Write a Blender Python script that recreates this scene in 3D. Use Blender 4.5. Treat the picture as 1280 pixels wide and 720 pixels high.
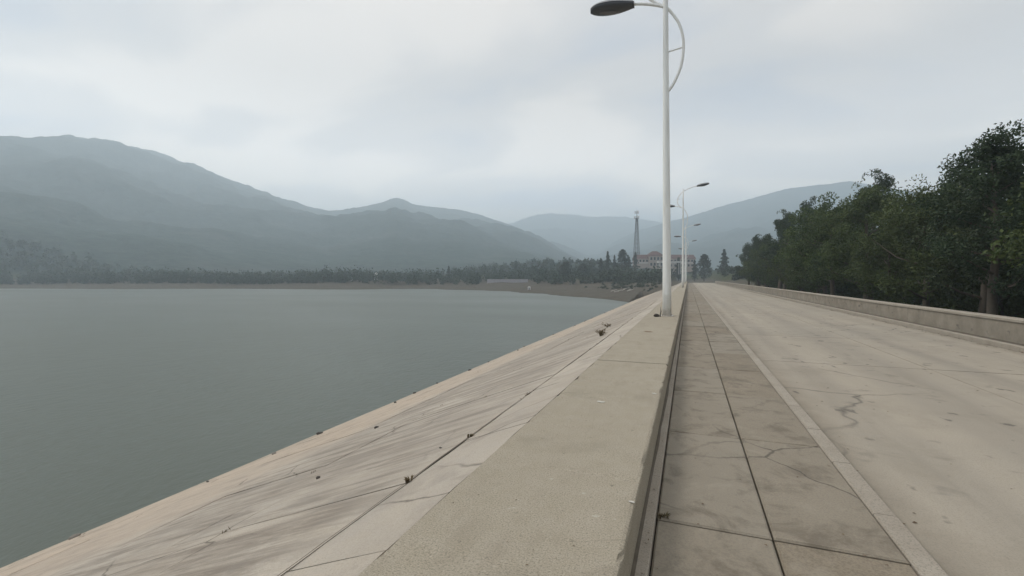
import bpy, math, random
import numpy as np
from mathutils import Vector, Matrix

scene = bpy.context.scene
for o in list(bpy.data.objects):
    bpy.data.objects.remove(o)
COL = scene.collection
R = math.radians
random.seed(7)
rng = np.random.default_rng(11)

# ------------------------------------------------------------------ camera
EYE = 1.35                      # metres above the walkway slab
FPX = 580.0                     # focal length in pixels of a 1280 wide picture
YAW = R(20.8)
cam_d = bpy.data.cameras.new('camera')
cam = bpy.data.objects.new('camera', cam_d)
COL.objects.link(cam)
cam.location = (0, 0, EYE)
cam.rotation_euler = (R(90 - 1.28), 0, YAW)
cam_d.sensor_width = 36
cam_d.lens = 36 * FPX / 1280
cam_d.clip_start = 0.05
cam_d.clip_end = 20000
scene.camera = cam

# ------------------------------------------------------------------ world, sun, exposure
SUN_EL, SUN_AZ = R(50), R(264)        # azimuth clockwise from +Y
world = bpy.data.worlds.new('World')
scene.world = world
world.use_nodes = True
wn, wl = world.node_tree.nodes, world.node_tree.links
wn.clear()
w_out = wn.new('ShaderNodeOutputWorld')
w_bg = wn.new('ShaderNodeBackground')
w_sky = wn.new('ShaderNodeTexSky')
w_sky.sky_type = 'NISHITA'
w_sky.sun_disc = False
w_sky.sun_elevation = SUN_EL
w_sky.sun_rotation = SUN_AZ
w_sky.dust_density = 3.0
w_tc = wn.new('ShaderNodeTexCoord')
w_sep = wn.new('ShaderNodeSeparateXYZ')
wl.new(w_tc.outputs['Generated'], w_sep.inputs[0])
w_zc = wn.new('ShaderNodeMath'); w_zc.operation = 'MAXIMUM'; w_zc.inputs[1].default_value = 0.0
wl.new(w_sep.outputs['Z'], w_zc.inputs[0])
w_za = wn.new('ShaderNodeMath'); w_za.operation = 'ADD'; w_za.inputs[1].default_value = 0.28
wl.new(w_zc.outputs[0], w_za.inputs[0])
w_div = wn.new('ShaderNodeVectorMath'); w_div.operation = 'DIVIDE'
w_cmb = wn.new('ShaderNodeCombineXYZ')
for i in range(3):
    wl.new(w_za.outputs[0], w_cmb.inputs[i])
wl.new(w_tc.outputs['Generated'], w_div.inputs[0])
wl.new(w_cmb.outputs[0], w_div.inputs[1])
w_map = wn.new('ShaderNodeMapping')
w_map.inputs['Location'].default_value = (3.1, 1.7, 0)
w_map.inputs['Rotation'].default_value = (0, 0, R(35))
w_map.inputs['Scale'].default_value = (0.9, 1.3, 1.0)
wl.new(w_div.outputs[0], w_map.inputs[0])
w_n = wn.new('ShaderNodeTexNoise')
w_n.inputs['Scale'].default_value = 1.5
w_n.inputs['Detail'].default_value = 5
w_n.inputs['Roughness'].default_value = 0.42
w_n.inputs['Distortion'].default_value = 0.35
wl.new(w_map.outputs[0], w_n.inputs['Vector'])
w_cr = wn.new('ShaderNodeValToRGB')
cr = w_cr.color_ramp
cr.interpolation = 'EASE'
cr.elements[0].position = 0.33
cr.elements[0].color = (0.68, 0.685, 0.735, 1)
cr.elements[1].position = 0.62
cr.elements[1].color = (1.12, 1.02, 0.925, 1)
e = cr.elements.new(0.48); e.color = (0.875, 0.82, 0.78, 1)
wl.new(w_n.outputs['Fac'], w_cr.inputs[0])
w_s1 = wn.new('ShaderNodeVectorMath'); w_s1.operation = 'SCALE'; w_s1.inputs['Scale'].default_value = 0.10
wl.new(w_sky.outputs[0], w_s1.inputs[0])
w_mix = wn.new('ShaderNodeMix'); w_mix.data_type = 'RGBA'
w_mix.inputs['Factor'].default_value = 0.92
wl.new(w_s1.outputs[0], w_mix.inputs['A'])
wl.new(w_cr.outputs[0], w_mix.inputs['B'])
w_hz = wn.new('ShaderNodeMapRange')
w_hz.interpolation_type = 'SMOOTHSTEP'
w_hz.inputs['From Min'].default_value = 0.0
w_hz.inputs['From Max'].default_value = 0.40
w_hz.inputs['To Min'].default_value = 1.95
w_hz.inputs['To Max'].default_value = 0.66
wl.new(w_zc.outputs[0], w_hz.inputs['Value'])
w_s2 = wn.new('ShaderNodeVectorMath'); w_s2.operation = 'SCALE'
wl.new(w_mix.outputs['Result'], w_s2.inputs[0])
wl.new(w_hz.outputs[0], w_s2.inputs['Scale'])
wl.new(w_s2.outputs[0], w_bg.inputs['Color'])
w_bg.inputs['Strength'].default_value = 1.0
wl.new(w_bg.outputs[0], w_out.inputs['Surface'])

sun_d = bpy.data.lights.new('sun', 'SUN')
sun_d.energy = 1.5
sun_d.angle = R(18)
sun_d.color = (1.0, 0.95, 0.88)
sun = bpy.data.objects.new('sun', sun_d)
COL.objects.link(sun)
sun.location = (-20, -20, 60)
sdir = Vector((math.sin(SUN_AZ) * math.cos(SUN_EL), math.cos(SUN_AZ) * math.cos(SUN_EL), math.sin(SUN_EL)))
sun.rotation_euler = sdir.to_track_quat('Z', 'Y').to_euler()

vs = scene.view_settings
scene.display_settings.display_device = 'sRGB'
vs.view_transform = 'Standard'
vs.look = 'None'
vs.exposure = 0.50
vs.gamma = 1.0
vs.use_curve_mapping = False
scene.render.engine = 'CYCLES'
scene.cycles.use_denoising = True
scene.cycles.volume_bounces = 4
scene.cycles.max_bounces = 8
scene.cycles.transparent_max_bounces = 8
scene.cycles.use_adaptive_sampling = False

WATER = -4.5
SLOPE = 0.39
CY, SY = math.cos(YAW), math.sin(YAW)


def at(px, depth):
    """ground position of a bearing (picture column) at a real distance ahead"""
    xc = (px - 640) / FPX * depth
    return (xc * CY - depth * SY, xc * SY + depth * CY)


# ------------------------------------------------------------------ noise
def _hash(ix, iy, seed):
    h = (ix.astype(np.int64) * 374761393 + iy.astype(np.int64) * 668265263 + seed * 982451653) & 0x7fffffff
    h = ((h ^ (h >> 13)) * 1274126177) & 0x7fffffff
    return ((h ^ (h >> 16)) & 0xffff) / 65535.0


def vnoise(x, y, seed=0):
    x = np.asarray(x, float); y = np.asarray(y, float)
    ix, iy = np.floor(x), np.floor(y)
    fx, fy = x - ix, y - iy
    fx = fx * fx * (3 - 2 * fx); fy = fy * fy * (3 - 2 * fy)
    a = _hash(ix, iy, seed); b = _hash(ix + 1, iy, seed)
    c = _hash(ix, iy + 1, seed); d = _hash(ix + 1, iy + 1, seed)
    return (a * (1 - fx) + b * fx) * (1 - fy) + (c * (1 - fx) + d * fx) * fy


def fbm(x, y, seed=0, octv=5, gain=0.5):
    s, a, t = 0.0, 1.0, 0.0
    for k in range(octv):
        s = s + a * vnoise(x * 2 ** k + 17.3 * k, y * 2 ** k - 9.1 * k, seed + k)
        t += a; a *= gain
    return s / t


def sstep(a, b, x):
    t = np.clip((x - a) / (b - a), 0, 1)
    return t * t * (3 - 2 * t)


# ------------------------------------------------------------------ material helper
class NT:
    def __init__(self, name):
        self.m = bpy.data.materials.new(name)
        self.m.use_nodes = True
        self.t = self.m.node_tree
        self.n = self.t.nodes
        self.b = self.n['Principled BSDF']
        self.geo = self.n.new('ShaderNodeNewGeometry')
        self.tc = self.n.new('ShaderNodeTexCoord')

    def l(self, a, b):
        self.t.links.new(a, b)

    def pos(self, scale=(1, 1, 1), obj=True, loc=(0, 0, 0)):
        mp = self.n.new('ShaderNodeMapping')
        mp.inputs['Scale'].default_value = scale
        mp.inputs['Location'].default_value = loc
        self.l(self.tc.outputs['Object'] if obj else self.geo.outputs['Position'], mp.inputs[0])
        return mp.outputs[0]

    def noise(self, vec, scale, detail=4, rough=0.55, dist=0.0):
        nd = self.n.new('ShaderNodeTexNoise')
        nd.inputs['Scale'].default_value = scale
        nd.inputs['Detail'].default_value = detail
        nd.inputs['Roughness'].default_value = rough
        nd.inputs['Distortion'].default_value = dist
        self.l(vec, nd.inputs['Vector'])
        return nd.outputs['Fac']

    def ramp(self, fac, stops):
        r = self.n.new('ShaderNodeValToRGB')
        els = r.color_ramp.elements
        while len(els) < len(stops):
            els.new(0.5)
        for el, (p, c) in zip(els, stops):
            el.position = p
            el.color = (c, c, c, 1) if isinstance(c, (int, float)) else (*c, 1)
        self.l(fac, r.inputs[0])
        return r.outputs[0]

    def mix(self, fac, a, b, mode='MIX'):
        m = self.n.new('ShaderNodeMix')
        m.data_type = 'RGBA'
        m.blend_type = mode
        for sock, v in ((m.inputs['Factor'], fac), (m.inputs['A'], a), (m.inputs['B'], b)):
            if isinstance(v, (int, float)):
                sock.default_value = v
            elif isinstance(v, tuple):
                sock.default_value = (*v, 1)
            else:
                self.l(v, sock)
        return m.outputs['Result']

    def math(self, op, a, b=None):
        m = self.n.new('ShaderNodeMath')
        m.operation = op
        for i, v in enumerate((a, b)):
            if v is None:
                continue
            if isinstance(v, (int, float)):
                m.inputs[i].default_value = v
            else:
                self.l(v, m.inputs[i])
        return m.outputs[0]

    def bump(self, h, strength, dist=0.01):
        b = self.n.new('ShaderNodeBump')
        b.inputs['Strength'].default_value = strength
        b.inputs['Distance'].default_value = dist
        self.l(h, b.inputs['Height'])
        self.l(b.outputs[0], self.b.inputs['Normal'])

    def col(self, c):
        if isinstance(c, tuple):
            self.b.inputs['Base Color'].default_value = (*c, 1)
        else:
            self.l(c, self.b.inputs['Base Color'])

    def rough(self, v):
        if isinstance(v, (int, float)):
            self.b.inputs['Roughness'].default_value = v
        else:
            self.l(v, self.b.inputs['Roughness'])

    def cracks(self, scale, width, seed=0.0, warp=0.16):
        base = self.pos(loc=(seed, seed * 1.7, 0))
        nd = self.n.new('ShaderNodeTexNoise')
        nd.inputs['Scale'].default_value = scale * 3.1
        nd.inputs['Detail'].default_value = 5
        self.l(base, nd.inputs['Vector'])
        sc = self.n.new('ShaderNodeVectorMath'); sc.operation = 'SCALE'; sc.inputs['Scale'].default_value = warp / scale
        self.l(nd.outputs['Color'], sc.inputs[0])
        ad = self.n.new('ShaderNodeVectorMath'); ad.operation = 'ADD'
        self.l(base, ad.inputs[0]); self.l(sc.outputs[0], ad.inputs[1])
        vo = self.n.new('ShaderNodeTexVoronoi')
        vo.feature = 'DISTANCE_TO_EDGE'
        vo.inputs['Scale'].default_value = scale
        self.l(ad.outputs[0], vo.inputs['Vector'])
        line = self.ramp(vo.outputs['Distance'], [(width * scale * 0.4, 1.0), (width * scale, 0.0)])
        gate = self.ramp(self.noise(base, scale * 0.8, 2, 0.5), [(0.47, 0.0), (0.58, 1.0)])
        return self.math('MULTIPLY', line, gate)

    def island(self):
        return self.geo.outputs['Random Per Island']

    def objrand(self):
        return self.n.new('ShaderNodeObjectInfo').outputs['Random']


M = {}


def plain(name, c, rough=0.7, metal=0.0, vary=0.12, scale=6.0):
    k = NT(name)
    f = k.noise(k.pos(), scale, 5, 0.6)
    k.col(k.mix(f, tuple(v * (1 - vary) for v in c), tuple(min(1, v * (1 + vary)) for v in c)))
    k.rough(rough)
    k.b.inputs['Metallic'].default_value = metal
    M[name] = k.m
    return k.m


def mat_walkway():
    k = NT('walkway_concrete')
    p = k.pos()
    big = k.noise(p, 0.55, 5, 0.6)
    mid = k.noise(p, 5.0, 6, 0.65)
    fine = k.noise(p, 105, 4, 0.75)
    grit = k.noise(p, 260, 2, 0.6)
    c = k.mix(big, (0.325, 0.288, 0.226), (0.420, 0.378, 0.305))
    c = k.mix(k.ramp(mid, [(0.35, 0.0), (0.75, 1.0)]), c, (0.335, 0.298, 0.228))
    c = k.mix(k.ramp(fine, [(0.37, 0.75), (0.50, 0.0)]), c, (0.15, 0.13, 0.10))
    c = k.mix(k.ramp(fine, [(0.58, 0.0), (0.68, 0.6)]), c, (0.55, 0.50, 0.41))
    blot = k.noise(k.pos(loc=(5, 2, 0)), 1.7, 3, 0.5)
    c = k.mix(k.ramp(blot, [(0.58, 0.0), (0.72, 0.32)]), c, (0.22, 0.20, 0.155))
    c = k.mix(k.ramp(k.noise(k.pos(scale=(1, 0.35, 1), loc=(1, 4, 0)), 3.3, 5, 0.7), [(0.52, 0.0), (0.70, 0.35)]), c, (0.23, 0.20, 0.155))
    lich = k.noise(k.pos(loc=(8, 3, 1)), 14, 4, 0.6)
    c = k.mix(k.ramp(lich, [(0.66, 0.0), (0.72, 0.55)]), c, (0.13, 0.118, 0.095))
    lich2 = k.noise(k.pos(loc=(1, 6, 1)), 9, 4, 0.6)
    c = k.mix(k.ramp(lich2, [(0.67, 0.0), (0.73, 0.5)]), c, (0.50, 0.475, 0.41))
    c = k.mix(k.math('MULTIPLY', k.cracks(0.33, 0.010, 3.3), 0.6), c, (0.12, 0.10, 0.08))
    k.col(c); k.rough(0.92)
    k.b.inputs['Specular IOR Level'].default_value = 0.25
    k.bump(k.math('ADD', fine, k.math('MULTIPLY', mid, 1.5)), 0.55, 0.006)
    M['walkway'] = k.m


def mat_slope():
    k = NT('slope_concrete')
    p = k.pos()
    big = k.noise(p, 0.35, 5, 0.6)
    mid = k.noise(p, 3.2, 6, 0.65)
    fine = k.noise(p, 95, 3, 0.7)
    # run-off marks trail down the slope (across the dam axis)
    run = k.noise(k.pos(scale=(0.55, 4.6, 0.55)), 1.0, 9, 0.74, 0.5)
    run2 = k.noise(k.pos(scale=(0.16, 1.1, 0.16), loc=(3, 9, 0)), 1.0, 5, 0.6, 0.4)
    c = k.mix(k.ramp(big, [(0.3, 0.0), (0.7, 1.0)]), (0.355, 0.308, 0.250), (0.520, 0.466, 0.390))
    c = k.mix(k.ramp(mid, [(0.4, 0.0), (0.8, 0.7)]), c, (0.40, 0.365, 0.325))
    sep = k.n.new('ShaderNodeSeparateXYZ')
    k.l(k.tc.outputs['Object'], sep.inputs[0])
    ax = k.math('MULTIPLY', sep.outputs['X'], -1.0)
    # silt-tinted belt left by higher water
    belt = k.math('ADD', ax, k.math('MULTIPLY', k.math('SUBTRACT', k.noise(p, 0.6, 5, 0.6), 0.5), 2.4))
    c = k.mix(k.ramp(k.math('DIVIDE', belt, 20.0), [(0.335, 0.0), (0.40, 0.75)]), c, (0.50, 0.405, 0.315))
    up = k.ramp(k.math('DIVIDE', ax, 20.0), [(0.10, 0.0), (0.125, 1.0), (0.33, 1.0), (0.37, 0.25)])
    st = k.ramp(run, [(0.44, 0.0), (0.60, 0.95)])
    st2 = k.ramp(run2, [(0.50, 0.0), (0.66, 0.8)])
    c = k.mix(k.math('MULTIPLY', k.math('MULTIPLY', st, up), 0.85), c, (0.170, 0.142, 0.114))
    c = k.mix(k.math('MULTIPLY', k.math('MULTIPLY', st2, up), 0.55), c, (0.225, 0.190, 0.156))
    pat = k.noise(k.pos(loc=(7, 1, 3)), 1.4, 7, 0.72, 0.5)
    c = k.mix(k.ramp(pat, [(0.50, 0.0), (0.64, 0.5)]), c, (0.24, 0.215, 0.185))
    c = k.mix(k.ramp(pat, [(0.34, 0.35), (0.45, 0.0)]), c, (0.52, 0.465, 0.39))
    c = k.mix(k.math('MULTIPLY', k.cracks(0.42, 0.013, 8.1), 0.95), c, (0.09, 0.078, 0.062))
    c = k.mix(k.math('MULTIPLY', k.cracks(0.19, 0.016, 2.7), 0.85), c, (0.12, 0.10, 0.085))
    c = k.mix(k.ramp(fine, [(0.38, 0.4), (0.5, 0.0)]), c, (0.22, 0.20, 0.17))
    c = k.mix(k.ramp(fine, [(0.62, 0.0), (0.72, 0.35)]), c, (0.58, 0.54, 0.47))
    c = k.mix(k.ramp(k.objrand(), [(0.0, 0.0), (1.0, 0.22)]), c, (0.30, 0.275, 0.245))
    k.col(c); k.rough(0.9)
    k.b.inputs['Specular IOR Level'].default_value = 0.25
    k.bump(k.math('ADD', fine, k.math('MULTIPLY', mid, 2.0)), 0.5, 0.006)
    M['slope'] = k.m


def mat_paving():
    k = NT('paving_stone')
    p = k.pos()
    big = k.noise(p, 1.3, 5, 0.6)
    fine = k.noise(p, 70, 4, 0.7)
    c = k.mix(big, (0.165, 0.135, 0.095), (0.30, 0.255, 0.19))
    c = k.mix(k.ramp(fine, [(0.4, 0.5), (0.55, 0.0)]), c, (0.11, 0.09, 0.07))
    c = k.mix(k.ramp(k.objrand(), [(0.0, 0.0), (1.0, 0.65)]), c, (0.27, 0.245, 0.20))
    stn = k.noise(k.pos(loc=(3, 2, 0)), 2.6, 6, 0.68, 0.5)
    c = k.mix(k.ramp(stn, [(0.50, 0.0), (0.64, 0.6)]), c, (0.105, 0.085, 0.062))
    c = k.mix(k.ramp(stn, [(0.30, 0.4), (0.42, 0.0)]), c, (0.33, 0.295, 0.235))
    c = k.mix(k.math('MULTIPLY', k.cracks(0.6, 0.012, 6.4), 0.8), c, (0.06, 0.05, 0.04))
    k.col(c); k.rough(0.85)
    k.bump(fine, 0.4, 0.004)
    M['paving'] = k.m


def mat_road():
    k = NT('road_concrete')
    p = k.pos()
    big = k.noise(p, 0.45, 5, 0.6)
    tracks = k.noise(k.pos(scale=(1.6, 0.05, 1)), 1.0, 3, 0.5)
    fine = k.noise(p, 85, 3, 0.7)
    c = k.mix(big, (0.31, 0.27, 0.21), (0.425, 0.375, 0.305))
    c = k.mix(k.ramp(tracks, [(0.45, 0.0), (0.7, 0.45)]), c, (0.24, 0.215, 0.18))
    c = k.mix(k.ramp(fine, [(0.38, 0.45), (0.5, 0.0)]), c, (0.19, 0.17, 0.14))
    sx = k.n.new('ShaderNodeSeparateXYZ')
    k.l(k.tc.outputs['Object'], sx.inputs[0])
    wob = k.math('MULTIPLY', k.math('SUBTRACT', k.noise(k.pos(scale=(0, 1, 0)), 0.12, 3, 0.5), 0.5), 0.9)
    xx = k.math('ADD', sx.outputs['X'], wob)
    worn = None
    for cx in (2.15, 3.75, 5.25, 6.85):
        g = k.ramp(k.math('ABSOLUTE', k.math('SUBTRACT', xx, cx)), [(0.0, 1.0), (0.42, 0.0)])
        worn = g if worn is None else k.math('MAXIMUM', worn, g)
    grain = k.ramp(k.noise(k.pos(scale=(3, 0.25, 1)), 1.3, 6, 0.65), [(0.32, 0.15), (0.68, 1.0)])
    c = k.mix(k.math('MULTIPLY', k.math('MULTIPLY', worn, grain), 0.55), c, (0.20, 0.178, 0.146))
    edge = k.ramp(k.math('MINIMUM', k.math('SUBTRACT', sx.outputs['X'], 1.41), k.math('SUBTRACT', 7.59, sx.outputs['X'])), [(0.02, 1.0), (0.42, 0.0)])
    c = k.mix(k.math('MULTIPLY', k.math('MULTIPLY', edge, k.ramp(k.noise(p, 1.8, 5, 0.65), [(0.3, 0.2), (0.65, 1.0)])), 0.75), c, (0.135, 0.112, 0.082))
    drip = k.noise(k.pos(scale=(1, 0.6, 1), loc=(9, 1, 0)), 3.7, 3, 0.5)
    c = k.mix(k.ramp(drip, [(0.66, 0.0), (0.71, 0.7)]), c, (0.07, 0.062, 0.054))
    spots = k.noise(k.pos(loc=(2, 7, 0)), 2.3, 4, 0.55)
    c = k.mix(k.ramp(spots, [(0.62, 0.0), (0.70, 0.5)]), c, (0.16, 0.145, 0.12))
    c = k.mix(k.ramp(k.objrand(), [(0.0, 0.0), (1.0, 0.25)]), c, (0.30, 0.28, 0.24))
    c = k.mix(k.math('MULTIPLY', k.cracks(0.30, 0.018, 5.0), 0.85), c, (0.10, 0.09, 0.075))
    pat = k.noise(k.pos(loc=(4, 1, 3)), 1.1, 7, 0.7, 0.4)
    c = k.mix(k.ramp(pat, [(0.52, 0.0), (0.68, 0.4)]), c, (0.24, 0.21, 0.165))
    k.col(c); k.rough(0.88)
    k.bump(fine, 0.45, 0.005)
    M['road'] = k.m


def mat_lamp():
    k = NT('lamp_paint')
    p = k.pos()
    st = k.noise(k.pos(scale=(9, 9, 0.5)), 1.0, 5, 0.65)
    c = k.mix(k.ramp(st, [(0.42, 0.0), (0.72, 0.55)]), (0.86, 0.87, 0.85), (0.60, 0.585, 0.545))
    sx = k.n.new('ShaderNodeSeparateXYZ')
    k.l(k.tc.outputs['Object'], sx.inputs[0])
    low = k.ramp(k.math('ADD', sx.outputs['Z'], k.math('MULTIPLY', k.noise(p, 7, 5, 0.65), 0.6)), [(0.25, 1.0), (0.62, 0.0)])
    c = k.mix(k.math('MULTIPLY', low, 0.75), c, (0.30, 0.24, 0.18))
    k.col(c); k.rough(0.42)
    M['lamp_paint'] = k.m


def mat_kerb():
    k = NT('kerb_concrete')
    p = k.pos()
    f = k.noise(p, 2.5, 6, 0.65)
    fine = k.noise(p, 90, 3, 0.7)
    c = k.mix(f, (0.245, 0.212, 0.170), (0.40, 0.360, 0.300))
    c = k.mix(k.ramp(fine, [(0.38, 0.5), (0.5, 0.0)]), c, (0.13, 0.115, 0.095))
    k.col(c); k.rough(0.9); k.bump(fine, 0.4, 0.004)
    M['kerb'] = k.m


def mat_water():
    k = NT('reservoir_water')
    p = k.pos()
    far = k.noise(k.pos(scale=(1.0, 1.0, 1)), 0.02, 3, 0.5)
    c = k.mix(far, (0.047, 0.061, 0.043), (0.058, 0.073, 0.052))
    k.col(c)
    k.b.inputs['IOR'].default_value = 1.333
    k.b.inputs['Specular IOR Level'].default_value = 1.0
    calm = k.ramp(k.noise(k.pos(scale=(0.5, 1.0, 1)), 0.03, 3, 0.5), [(0.25, 0.30), (0.75, 0.42)])
    k.rough(calm)
    w1 = k.noise(k.pos(scale=(1.0, 0.6, 1)), 0.8, 4, 0.6, 0.4)
    w2 = k.noise(k.pos(scale=(1.0, 0.7, 1)), 3.4, 3, 0.6, 0.2)
    gust = k.ramp(k.noise(k.pos(scale=(0.35, 1.0, 1), loc=(2, 3, 0)), 0.022, 4, 0.55, 0.6), [(0.38, 0.35), (0.62, 1.0)])
    k.bump(k.math('MULTIPLY', k.math('ADD', w1, k.math('MULTIPLY', w2, 0.35)), gust), 0.50, 0.19)
    M['water'] = k.m


def mat_terrain():
    k = NT('terrain_ground')
    p = k.pos()
    sep = k.n.new('ShaderNodeSeparateXYZ')
    k.l(k.geo.outputs['Position'], sep.inputs[0])
    n1 = k.noise(p, 0.035, 6, 0.65)
    n2 = k.noise(p, 0.35, 6, 0.65)
    mud = k.mix(n2, (0.058, 0.052, 0.041), (0.112, 0.098, 0.076))
    grass = k.mix(n2, (0.035, 0.048, 0.020), (0.080, 0.085, 0.040))
    f1 = k.noise(p, 0.012, 7, 0.7)
    f2 = k.noise(p, 0.09, 4, 0.7)
    forest = k.mix(k.ramp(f2, [(0.35, 0.0), (0.65, 1.0)]), (0.018, 0.032, 0.028), (0.046, 0.066, 0.056))
    forest = k.mix(k.ramp(f1, [(0.52, 0.0), (0.66, 0.6)]), forest, (0.088, 0.098, 0.090))
    hz = k.math('ADD', sep.outputs['Z'], k.math('MULTIPLY', k.math('SUBTRACT', n1, 0.5), 3.5))
    a = k.ramp(k.math('DIVIDE', k.math('ADD', hz, 10.0), 20.0), [(0.485, 0.0), (0.56, 1.0)])
    c = k.mix(a, mud, grass)
    b = k.ramp(k.math('DIVIDE', hz, 60.0), [(0.03, 0.0), (0.10, 1.0)])
    c = k.mix(b, c, forest)
    k.col(c); k.rough(0.95)
    k.b.inputs['Specular IOR Level'].default_value = 0.1
    k.bump(k.math('ADD', k.math('MULTIPLY', f2, 8.0), n2), 0.7, 0.6)
    M['terrain'] = k.m


def mat_leaf(name, dark, light, trans=0.25):
    k = NT(name)
    c = k.mix(k.island(), dark, light)
    c = k.mix(k.ramp(k.objrand(), [(0.0, 0.0), (1.0, 0.45)]), c, (light[0] * 0.95, light[1] * 0.72, light[2] * 0.7))
    c = k.mix(k.ramp(k.noise(k.pos(), 0.7, 3, 0.6), [(0.4, 0.0), (0.7, 0.4)]), c, dark)
    k.col(c); k.rough(0.6)
    k.b.inputs['Specular IOR Level'].default_value = 0.25
    tr = k.n.new('ShaderNodeBsdfTranslucent')
    k.l(c, tr.inputs['Color'])
    mx = k.n.new('ShaderNodeMixShader')
    mx.inputs[0].default_value = trans
    k.l(k.b.outputs[0], mx.inputs[1]); k.l(tr.outputs[0], mx.inputs[2])
    k.l(mx.outputs[0], k.n['Material Output'].inputs['Surface'])
    M[name] = k.m


mat_lamp(); mat_walkway(); mat_slope(); mat_paving(); mat_road(); mat_kerb(); mat_water(); mat_terrain()
mat_leaf('leaf', (0.036, 0.062, 0.020), (0.105, 0.145, 0.046))
mat_leaf('leaf_deep', (0.024, 0.046, 0.022), (0.066, 0.096, 0.044))
mat_leaf('leaf_wood', (0.013, 0.027, 0.016), (0.044, 0.070, 0.034), 0.15)
mat_leaf('needle', (0.012, 0.024, 0.015), (0.034, 0.050, 0.028), 0.1)
mat_leaf('weed', (0.075, 0.062, 0.034), (0.16, 0.13, 0.07))
mat_leaf('litter', (0.075, 0.052, 0.034), (0.20, 0.15, 0.095), 0.1)
mat_leaf('grass', (0.055, 0.070, 0.026), (0.13, 0.135, 0.055))
plain('bark', (0.085, 0.068, 0.052), 0.95, vary=0.35, scale=9)
plain('lamp_head', (0.055, 0.058, 0.065), 0.45, vary=0.1)
plain('lamp_rim', (0.30, 0.31, 0.32), 0.4, vary=0.1)
plain('lamp_glass', (0.10, 0.10, 0.11), 0.15, vary=0.05)
plain('bolt', (0.28, 0.26, 0.24), 0.5, 0.6)
plain('soil', (0.105, 0.088, 0.066), 0.97, vary=0.4, scale=3)
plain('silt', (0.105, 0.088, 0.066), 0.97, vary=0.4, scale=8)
plain('filler', (0.045, 0.040, 0.034), 0.9, vary=0.3, scale=20)
plain('stone', (0.20, 0.18, 0.155), 0.93, vary=0.3, scale=5)
plain('dark_stone', (0.060, 0.052, 0.045), 0.93, vary=0.3, scale=15)
plain('paper', (0.52, 0.50, 0.45), 0.8, vary=0.06)
plain('dry_leaf', (0.21, 0.135, 0.085), 0.85, vary=0.2, scale=20)
plain('steel', (0.16, 0.17, 0.19), 0.5, 0.3)
plain('house_wall', (0.40, 0.335, 0.30), 0.85, vary=0.1, scale=1)
plain('house_white', (0.58, 0.57, 0.55), 0.85, vary=0.1, scale=1)
plain('roof_red', (0.105, 0.060, 0.056), 0.85, vary=0.25, scale=2)
plain('window_dark', (0.035, 0.040, 0.048), 0.15, vary=0.1)
plain('grey_wall', (0.36, 0.335, 0.36), 0.9, vary=0.15, scale=0.6)
plain('pale_wood', (0.52, 0.49, 0.45), 0.9, vary=0.15, scale=4)
plain('downstream_grass', (0.050, 0.058, 0.024), 0.95, vary=0.5, scale=1.5)


# ------------------------------------------------------------------ object helpers
def mk(name, verts, faces, mat, parent=None, smooth=False):
    me = bpy.data.meshes.new(name)
    me.from_pydata([tuple(map(float, v)) for v in verts], [], [tuple(map(int, f)) for f in faces])
    me.update()
    if smooth:
        me.polygons.foreach_set('use_smooth', [True] * len(me.polygons))
    me.materials.append(M[mat])
    o = bpy.data.objects.new(name, me)
    COL.objects.link(o)
    o.parent = parent
    return o


def mk_np(name, V, F, mat, parent=None, smooth=False):
    V = np.asarray(V, np.float32); F = np.asarray(F, np.int32)
    k = F.shape[1]
    me = bpy.data.meshes.new(name)
    me.vertices.add(len(V)); me.vertices.foreach_set('co', V.ravel())
    me.loops.add(F.size); me.loops.foreach_set('vertex_index', F.ravel())
    me.polygons.add(len(F))
    me.polygons.foreach_set('loop_start', np.arange(0, F.size, k, dtype=np.int32))
    me.polygons.foreach_set('loop_total', np.full(len(F), k, np.int32))
    if smooth:
        me.polygons.foreach_set('use_smooth', np.ones(len(F), bool))
    me.update(calc_edges=True); me.validate()
    me.materials.append(M[mat])
    o = bpy.data.objects.new(name, me)
    COL.objects.link(o)
    o.parent = parent
    return o


def empty(name, loc=(0, 0, 0), rz=0.0, parent=None):
    o = bpy.data.objects.new(name, None)
    o.empty_display_size = 0.3
    COL.objects.link(o)
    o.location = loc
    o.rotation_euler = (0, 0, rz)
    o.parent = parent
    return o


def tag(o, label=None, cat=None, group=None, kind=None):
    if label: o['label'] = label
    if cat: o['category'] = cat
    if group: o['group'] = group
    if kind: o['kind'] = kind
    return o


def copy_tree(o, parent=None):
    c = o.copy()
    COL.objects.link(c)
    c.parent = parent
    for ch in o.children:
        copy_tree(ch, c)
    return c


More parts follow.
